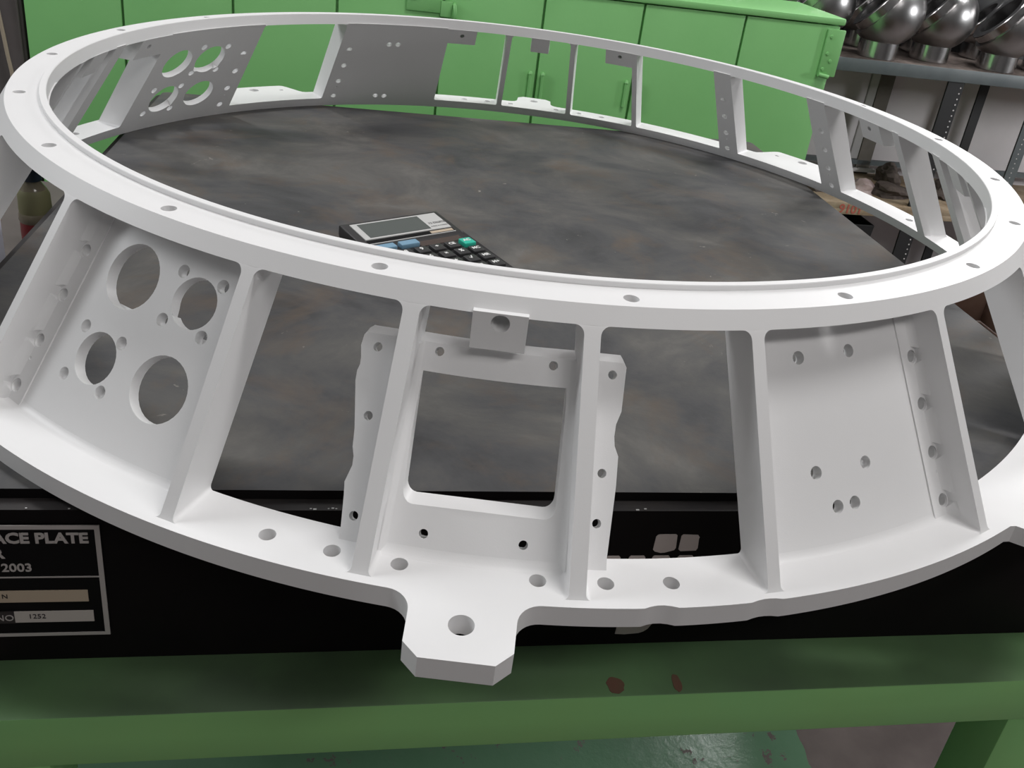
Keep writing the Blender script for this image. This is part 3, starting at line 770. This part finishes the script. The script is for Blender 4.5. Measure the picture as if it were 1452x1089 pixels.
# dark panel locker to the left and its cable
lk = thing('dark_locker', 'dark grey metal locker beside the left end of the green cabinet', 'locker', (0, 0, ZT), A)
uvbox('carcass', -2.75, -1.622, VC + 0.03, 2.4, ZF, 1.2, M['locker'], lk, 0.004)
uvbox('door', -2.72, -1.632, VC + 0.012, VC + 0.03, ZF + 0.08, 1.17, M['locker'], lk, 0.003)
bm = bmesh.new()
add_tube(bm, [P(*q) - Vector((0, 0, ZT)) for q in ((-1.70, VC - 0.01, 0.24), (-1.694, VC - 0.01, 0.11), (-1.689, VC - 0.012, 0.06), (-1.683, VC - 0.012, -0.007), (-1.677, VC - 0.012, -0.084), (-1.670, VC - 0.012, -0.148), (-1.665, VC - 0.012, -0.30), (-1.67, VC - 0.01, -0.6))], 0.0042, 8)
cab = finish(bm, 'cable', M['cable'], None, 60); cab.location = (0, 0, ZT)
cab['label'] = 'thin beige cable hanging down the dark grey locker'; cab['category'] = 'cable'

# ------------------------------------------------------------------ rack with turned valve balls
VR = 2.40
rk = thing('storage_rack', 'grey slotted steel rack by the pale wall, right of the green cabinet', 'rack', (0, 0, ZT), A)
RT = 0.116
uvbox('shelf', 0.9, 4.6, VR + 0.006, 3.05, RT - 0.02, RT, M['dirt'], rk, 0.001)
lipo = uvbox('shelf_lip', 0.9, 4.6, VR, VR + 0.008, RT - 0.066, RT, M['steel_grey'], rk, 0.0012)
uvbox('shelf', 1.2, 4.6, VR, 3.02, -0.69, -0.655, M['wood'], rk, 0.001)
uvbox('shelf_lip', 1.2, 4.6, VR + 0.0, VR + 0.02, -0.722, -0.69, M['wood'], rk, 0.001)
text_obj('lettering', '9101', 0.044, Matrix.Translation((2.285 * S, VR * S - 0.001, -0.692 * S)) @ RX, M['red_text'], rk, 'CENTER', 0.0003, 0.0008)
def post(u0_, u1_, v_, material, z0=ZF, z1=RT - 0.066, slots=None):
    o = uvbox('post', u0_, u1_, v_, v_ + 0.012, z0, z1, material, rk)
    if slots:
        bm = bmesh.new()
        zz = z1 - 0.03
        while zz > z0 + 0.03:
            add_lathe(bm, [(0, 0.0012), (0.0026, 0.0012), (0.0026, 0.0)], 8, Matrix.Translation((slots * S, v_ * S, zz * S)) @ Matrix.Rotation(PI / 2, 4, 'X'))
            zz -= 0.030
        o2 = finish(bm, 'slot_hole', M['wall'], rk, 0); o2['kind'] = 'stuff'
    return o
post(2.635, 2.73, VR + 0.012, M['black_steel'], slots=2.713)
post(3.215, 3.275, 2.94, M['black_steel'])
post(3.475, 3.55, 2.80, M['steel_grey'], slots=3.51)
post(2.60, 2.69, 3.00, M['brown_strut'])
uvbox('back_rail', 1.2, 4.6, 3.0, 3.03, -0.60, -0.572, M['steel_grey'], rk)
uvbox('back_rail', 2.42, 2.72, 2.97, 2.995, -0.638, -0.618, M['wall'], rk)

bs = thing('dark_backing', 'black sheet added behind the turned valve balls on the rack to darken the gaps', 'sheet', (0, 0, ZT), A)  # added sheet, keeps the gaps between the balls dark
uvbox('sheet', 0.9, 4.6, 3.045, 3.055, RT, 1.3, M['black_steel'], bs)

def valve_ball(u, v, label, lean=-0.78, r=0.181):
    t = thing('valve_ball', label, 'valve ball', P(u, v, RT), A, 'turned valve balls on the rack shelf')
    R_ = r * S; rn = 0.100 * S; hn = 0.085 * S
    cz = hn + math.sqrt(R_ * R_ - rn * rn)
    bm = bmesh.new()
    add_lathe(bm, [(0, 0), (rn - 0.002, 0), (rn, 0.002), (rn, hn + 0.006)], 40)
    finish(bm, 'stem', M['chrome'], t, 40)
    axis = Vector((lean, 0.30, 0.62)).normalized()
    q = axis.to_track_quat('Z', 'X').to_matrix().to_4x4(); q.translation = (0, 0, cz)
    pr = []
    zc = 0.13 * R_; rc = math.sqrt(R_ * R_ - zc * zc)
    a1 = math.asin(zc / R_)
    for k in range(22):
        an = -PI / 2 + (a1 + PI / 2) * k / 21; pr.append((max(0, R_ * math.cos(an)), R_ * math.sin(an)))
    pr.append((0.90 * R_, zc))
    bm = bmesh.new(); add_lathe(bm, pr, 48, q); finish(bm, 'ball', M['chrome_dull'], t, 30)
    bm = bmesh.new()
    add_lathe(bm, [(0.90 * R_, zc - 0.002), (0.90 * R_, zc + 0.24 * R_), (0.88 * R_, zc + 0.26 * R_), (0.66 * R_, zc + 0.26 * R_), (0.66 * R_, zc - 0.1 * R_)], 48, q)
    finish(bm, 'bore_rim', M['chrome'], t, 30)
    bm = bmesh.new(); add_lathe(bm, [(0.66 * R_, zc - 0.1 * R_), (0.6 * R_, -0.5 * R_), (0, -0.5 * R_)], 40, q)
    finish(bm, 'bore', M['bore_dark'], t, 30)
    return t
names = [(1.905, 'turned steel valve ball partly hidden behind the right end of the green cabinet'),
         (2.245, 'turned steel valve ball standing nearest the right end of the green cabinet'),
         (2.605, 'turned steel valve ball second from the green cabinet on the front of the rack'),
         (2.952, 'turned steel valve ball at the front above the pale wall, third from the cabinet'),
         (3.30, 'turned steel valve ball at the right edge of the photo, fourth from the cabinet')]
for k, (u, lb) in enumerate(names): valve_ball(u, VR + (0.125 if k % 2 else 0.215), lb)
back = [(1.50, 'valve ball in the back row glimpsed just over the green cabinet top'), (1.93, 'valve ball in the back row left of the first front one'),
        (2.33, 'valve ball in the back row between the first and second front ones'), (2.70, 'valve ball in the back row between the second and third front ones'),
        (3.08, 'valve ball in the back row between the third and fourth front ones')]
for u, lb in back: valve_ball(u, VR + 0.485, lb, -0.7, 0.15)

# things on the lower shelf
def lump(name, label, u, v, sx, sy, sz, material, seed, cat, zbase=-0.655):
    bm = bmesh.new(); bmesh.ops.create_icosphere(bm, subdivisions=3, radius=1.0)
    rg = random.Random(seed)
    ph = [rg.uniform(0, 6) for _ in range(6)]
    for v_ in bm.verts:
        d = v_.co.copy()
        k = 1 + 0.16 * math.sin(3.1 * d.x + ph[0]) + 0.14 * math.sin(4.3 * d.y + ph[1]) + 0.12 * math.sin(5.7 * d.z + ph[2] + 3 * d.x) + 0.07 * math.sin(11 * d.y + ph[3])
        z = max(d.z * k, -0.35) + 0.35
        v_.co = Vector((d.x * k * sx, d.y * k * sy, z * sz)) * S
    o = finish(bm, name, material, None, 25)
    o.location = P(u, v, zbase); o.rotation_euler = (0, 0, A)
    o['label'] = label; o['category'] = cat
    return o
lump('swarf_bag', 'crumpled pinkish plastic bag on the lower shelf of the rack', 2.42, 2.60, 0.085, 0.07, 0.055, M['pink_scrap'], 3, 'bag')
lump('rusty_part', 'small rusty brown casting left of the pinkish bag on the lower shelf', 2.20, 2.66, 0.10, 0.09, 0.06, M['dirt'], 5, 'scrap')
lump('rusty_part', 'dark rusty casting at the back of the lower shelf beside the pale rail', 2.74, 2.86, 0.08, 0.07, 0.075, M['dirt'], 8, 'scrap')
lump('rusty_part', 'flat dark lump right of the pinkish bag on the lower shelf', 2.66, 2.62, 0.14, 0.10, 0.045, M['dirt'], 11, 'scrap')
lump('rusty_part', 'dark casting at the right end of the lower shelf by the grey slotted post', 3.02, 2.66, 0.14, 0.10, 0.06, M['dirt'], 14, 'scrap')
bx = thing('tool_bin', 'black open bin on the floor under the wooden lower shelf', 'bin', P(2.36, 2.62, ZF), A)
bm = bmesh.new()
def frustum(bm, w0, w1, h, inset):
    a = [bm.verts.new((sx * w0, sy * w0, 0)) for sx, sy in ((-1, -1), (1, -1), (1, 1), (-1, 1))]
    b = [bm.verts.new((sx * w1, sy * w1, h)) for sx, sy in ((-1, -1), (1, -1), (1, 1), (-1, 1))]
    c = [bm.verts.new((sx * (w1 - inset), sy * (w1 - inset), h)) for sx, sy in ((-1, -1), (1, -1), (1, 1), (-1, 1))]
    d = [bm.verts.new((sx * (w0 - inset), sy * (w0 - inset), inset)) for sx, sy in ((-1, -1), (1, -1), (1, 1), (-1, 1))]
    bm.faces.new(list(reversed(a))); bm.faces.new(d)
    for p_, q_ in ((a, b), (b, c), (c, d)):
        for k in range(4): bm.faces.new((p_[k], p_[(k + 1) % 4], q_[(k + 1) % 4], q_[k]))
frustum(bm, 0.07, 0.09, 0.40, 0.006)
bmesh.ops.bevel(bm, geom=list(bm.edges), offset=0.002, segments=1, affect='EDGES')
finish(bm, 'shell', M['black_steel'], bx, 30)

# ------------------------------------------------------------------ left side: low table with bottle and white carton
tbz = -0.262
ltb = thing('side_table', 'greyish brown low table left of the surface plate', 'table', (0, 0, ZT), A)
uvbox('table_top', -1.9, -1.06, -0.45, 0.85, tbz - 0.04, tbz, M['table_grey'], ltb, 0.003)
for uu in (-1.86, -1.13):
    for vv in (-0.40, 0.76): uvbox('leg', uu, uu + 0.05, vv, vv + 0.05, ZF, tbz - 0.04, M['table_grey'], ltb, 0.002)
bt = thing('bottle', 'cloudy bottle with dark cap and red contents left of the surface plate', 'bottle', P(-1.165, 0.36, tbz), A)
rb = 0.038 * S
bm = bmesh.new(); add_lathe(bm, [(0, 0), (rb * 0.92, 0), (rb, 0.004), (rb * 1.02, 0.05 * S), (rb, 0.075 * S)], 28); finish(bm, 'contents', M['red_liquid'], bt, 40)
bm = bmesh.new(); add_lathe(bm, [(rb, 0.075 * S), (rb * 1.06, 0.082 * S), (rb * 1.04, 0.095 * S), (rb * 0.98, 0.10 * S)], 28); finish(bm, 'shoulder_band', M['plastic_clear'], bt, 40)
bm = bmesh.new(); add_lathe(bm, [(rb * 0.98, 0.10 * S), (rb, 0.11 * S), (rb * 0.97, 0.145 * S), (rb * 0.8, 0.16 * S)], 28); finish(bm, 'label', M['label_yellow'], bt, 40)
bm = bmesh.new(); add_lathe(bm, [(rb * 0.8, 0.16 * S), (rb * 0.5, 0.178 * S), (rb * 0.5, 0.185 * S)], 28); finish(bm, 'neck', M['plastic_clear'], bt, 40)
bm = bmesh.new(); add_lathe(bm, [(rb * 0.58, 0.183 * S), (rb * 0.58, 0.212 * S), (rb * 0.52, 0.218 * S), (0, 0.218 * S)], 20); finish(bm, 'cap', M['cap_dark'], bt, 40)
wb = thing('white_carton', 'lavender white carton standing by the left edge of the surface plate', 'carton', P(-1.20, -0.10, tbz), A)
box_obj('carton_body', (-0.06, -0.06, 0), (0.058, 0.06, 0.148), M['white_box'], wb, 0.0015)
box_obj('carton_flap', (-0.06, -0.062, 0.148), (0.058, 0.0, 0.1495), M['white_box'], wb)

# right side: crate beyond the plate
cr = thing('wooden_crate', 'reddish brown wooden crate on the floor right of the surface plate', 'crate', P(1.75, 0.55, ZF), A)
bh = 0.95 * S
for k in range(5):
    box_obj('plank', (-0.25, -0.30 , 0.02 + k * bh / 5), (0.25, -0.285, 0.012 + (k + 1) * bh / 5), M['rust_box'], cr, 0.002)
    box_obj('plank', (-0.265, -0.30, 0.02 + k * bh / 5), (-0.25, 0.30, 0.012 + (k + 1) * bh / 5), M['rust_box'], cr, 0.002)
    box_obj('plank', (-0.25, 0.285, 0.02 + k * bh / 5), (0.25, 0.30, 0.012 + (k + 1) * bh / 5), M['rust_box'], cr, 0.002)
    box_obj('plank', (0.25, -0.30, 0.02 + k * bh / 5), (0.265, 0.30, 0.012 + (k + 1) * bh / 5), M['rust_box'], cr, 0.002)
box_obj('base', (-0.25, -0.285, 0.0), (0.25, 0.285, 0.03), M['rust_box'], cr)

# painted emblem on the plate's front face (rows of off-white tiles)
def tile(pts):
    bm = bmesh.new()
    a = [bm.verts.new((u * S, FY - 0.0006, z * S)) for u, z in pts]; b = [bm.verts.new((u * S, FY, z * S)) for u, z in pts]
    bm.faces.new(a); bm.faces.new(list(reversed(b)))
    for k in range(len(pts)): bm.faces.new((a[k], b[k], b[(k + 1) % len(pts)], a[(k + 1) % len(pts)]))
    return finish(bm, 'emblem_tile', M['emblem'], sp, 0)
TILES = []
TILES.append([(0.0803, -0.0835), (0.0806, -0.0600), (0.0828, -0.0567), (0.0860, -0.0558), (0.1095, -0.0558), (0.1118, -0.0575), (0.1140, -0.0805), (0.1120, -0.0846), (0.0985, -0.0890), (0.0925, -0.0895), (0.0835, -0.0868)])
TILES.append([(0.1185, -0.0832), (0.1182, -0.0590), (0.1205, -0.0562), (0.1430, -0.0570), (0.1460, -0.0610), (0.1455, -0.0640), (0.1472, -0.0810), (0.1452, -0.0855), (0.1220, -0.0865)])
for r, (za, zb_) in enumerate(((-0.0948, -0.1245), (-0.1335, -0.1630), (-0.1720, -0.2010))):
    for c, (ua, ub) in enumerate(((0.0130, 0.0360), (0.0465, 0.0730), (0.0815, 0.1100), (0.1200, 0.1460))):
        TILES.append([(ua, zb_ + 0.003), (ua + 0.0006, za - 0.003), (ua + 0.0030, za), (ub - 0.0040, za), (ub - 0.0015, za - 0.003), (ub, zb_ + 0.003), (ub - 0.003, zb_), (ua + 0.003, zb_)])
TILES.append([(0.0515, -0.2466), (0.0520, -0.2300), (0.0545, -0.2130), (0.1080, -0.2130), (0.1062, -0.2270), (0.1010, -0.2378), (0.0950, -0.2430), (0.0880, -0.2460), (0.0663, -0.2478)])
for t in TILES: tile(t)
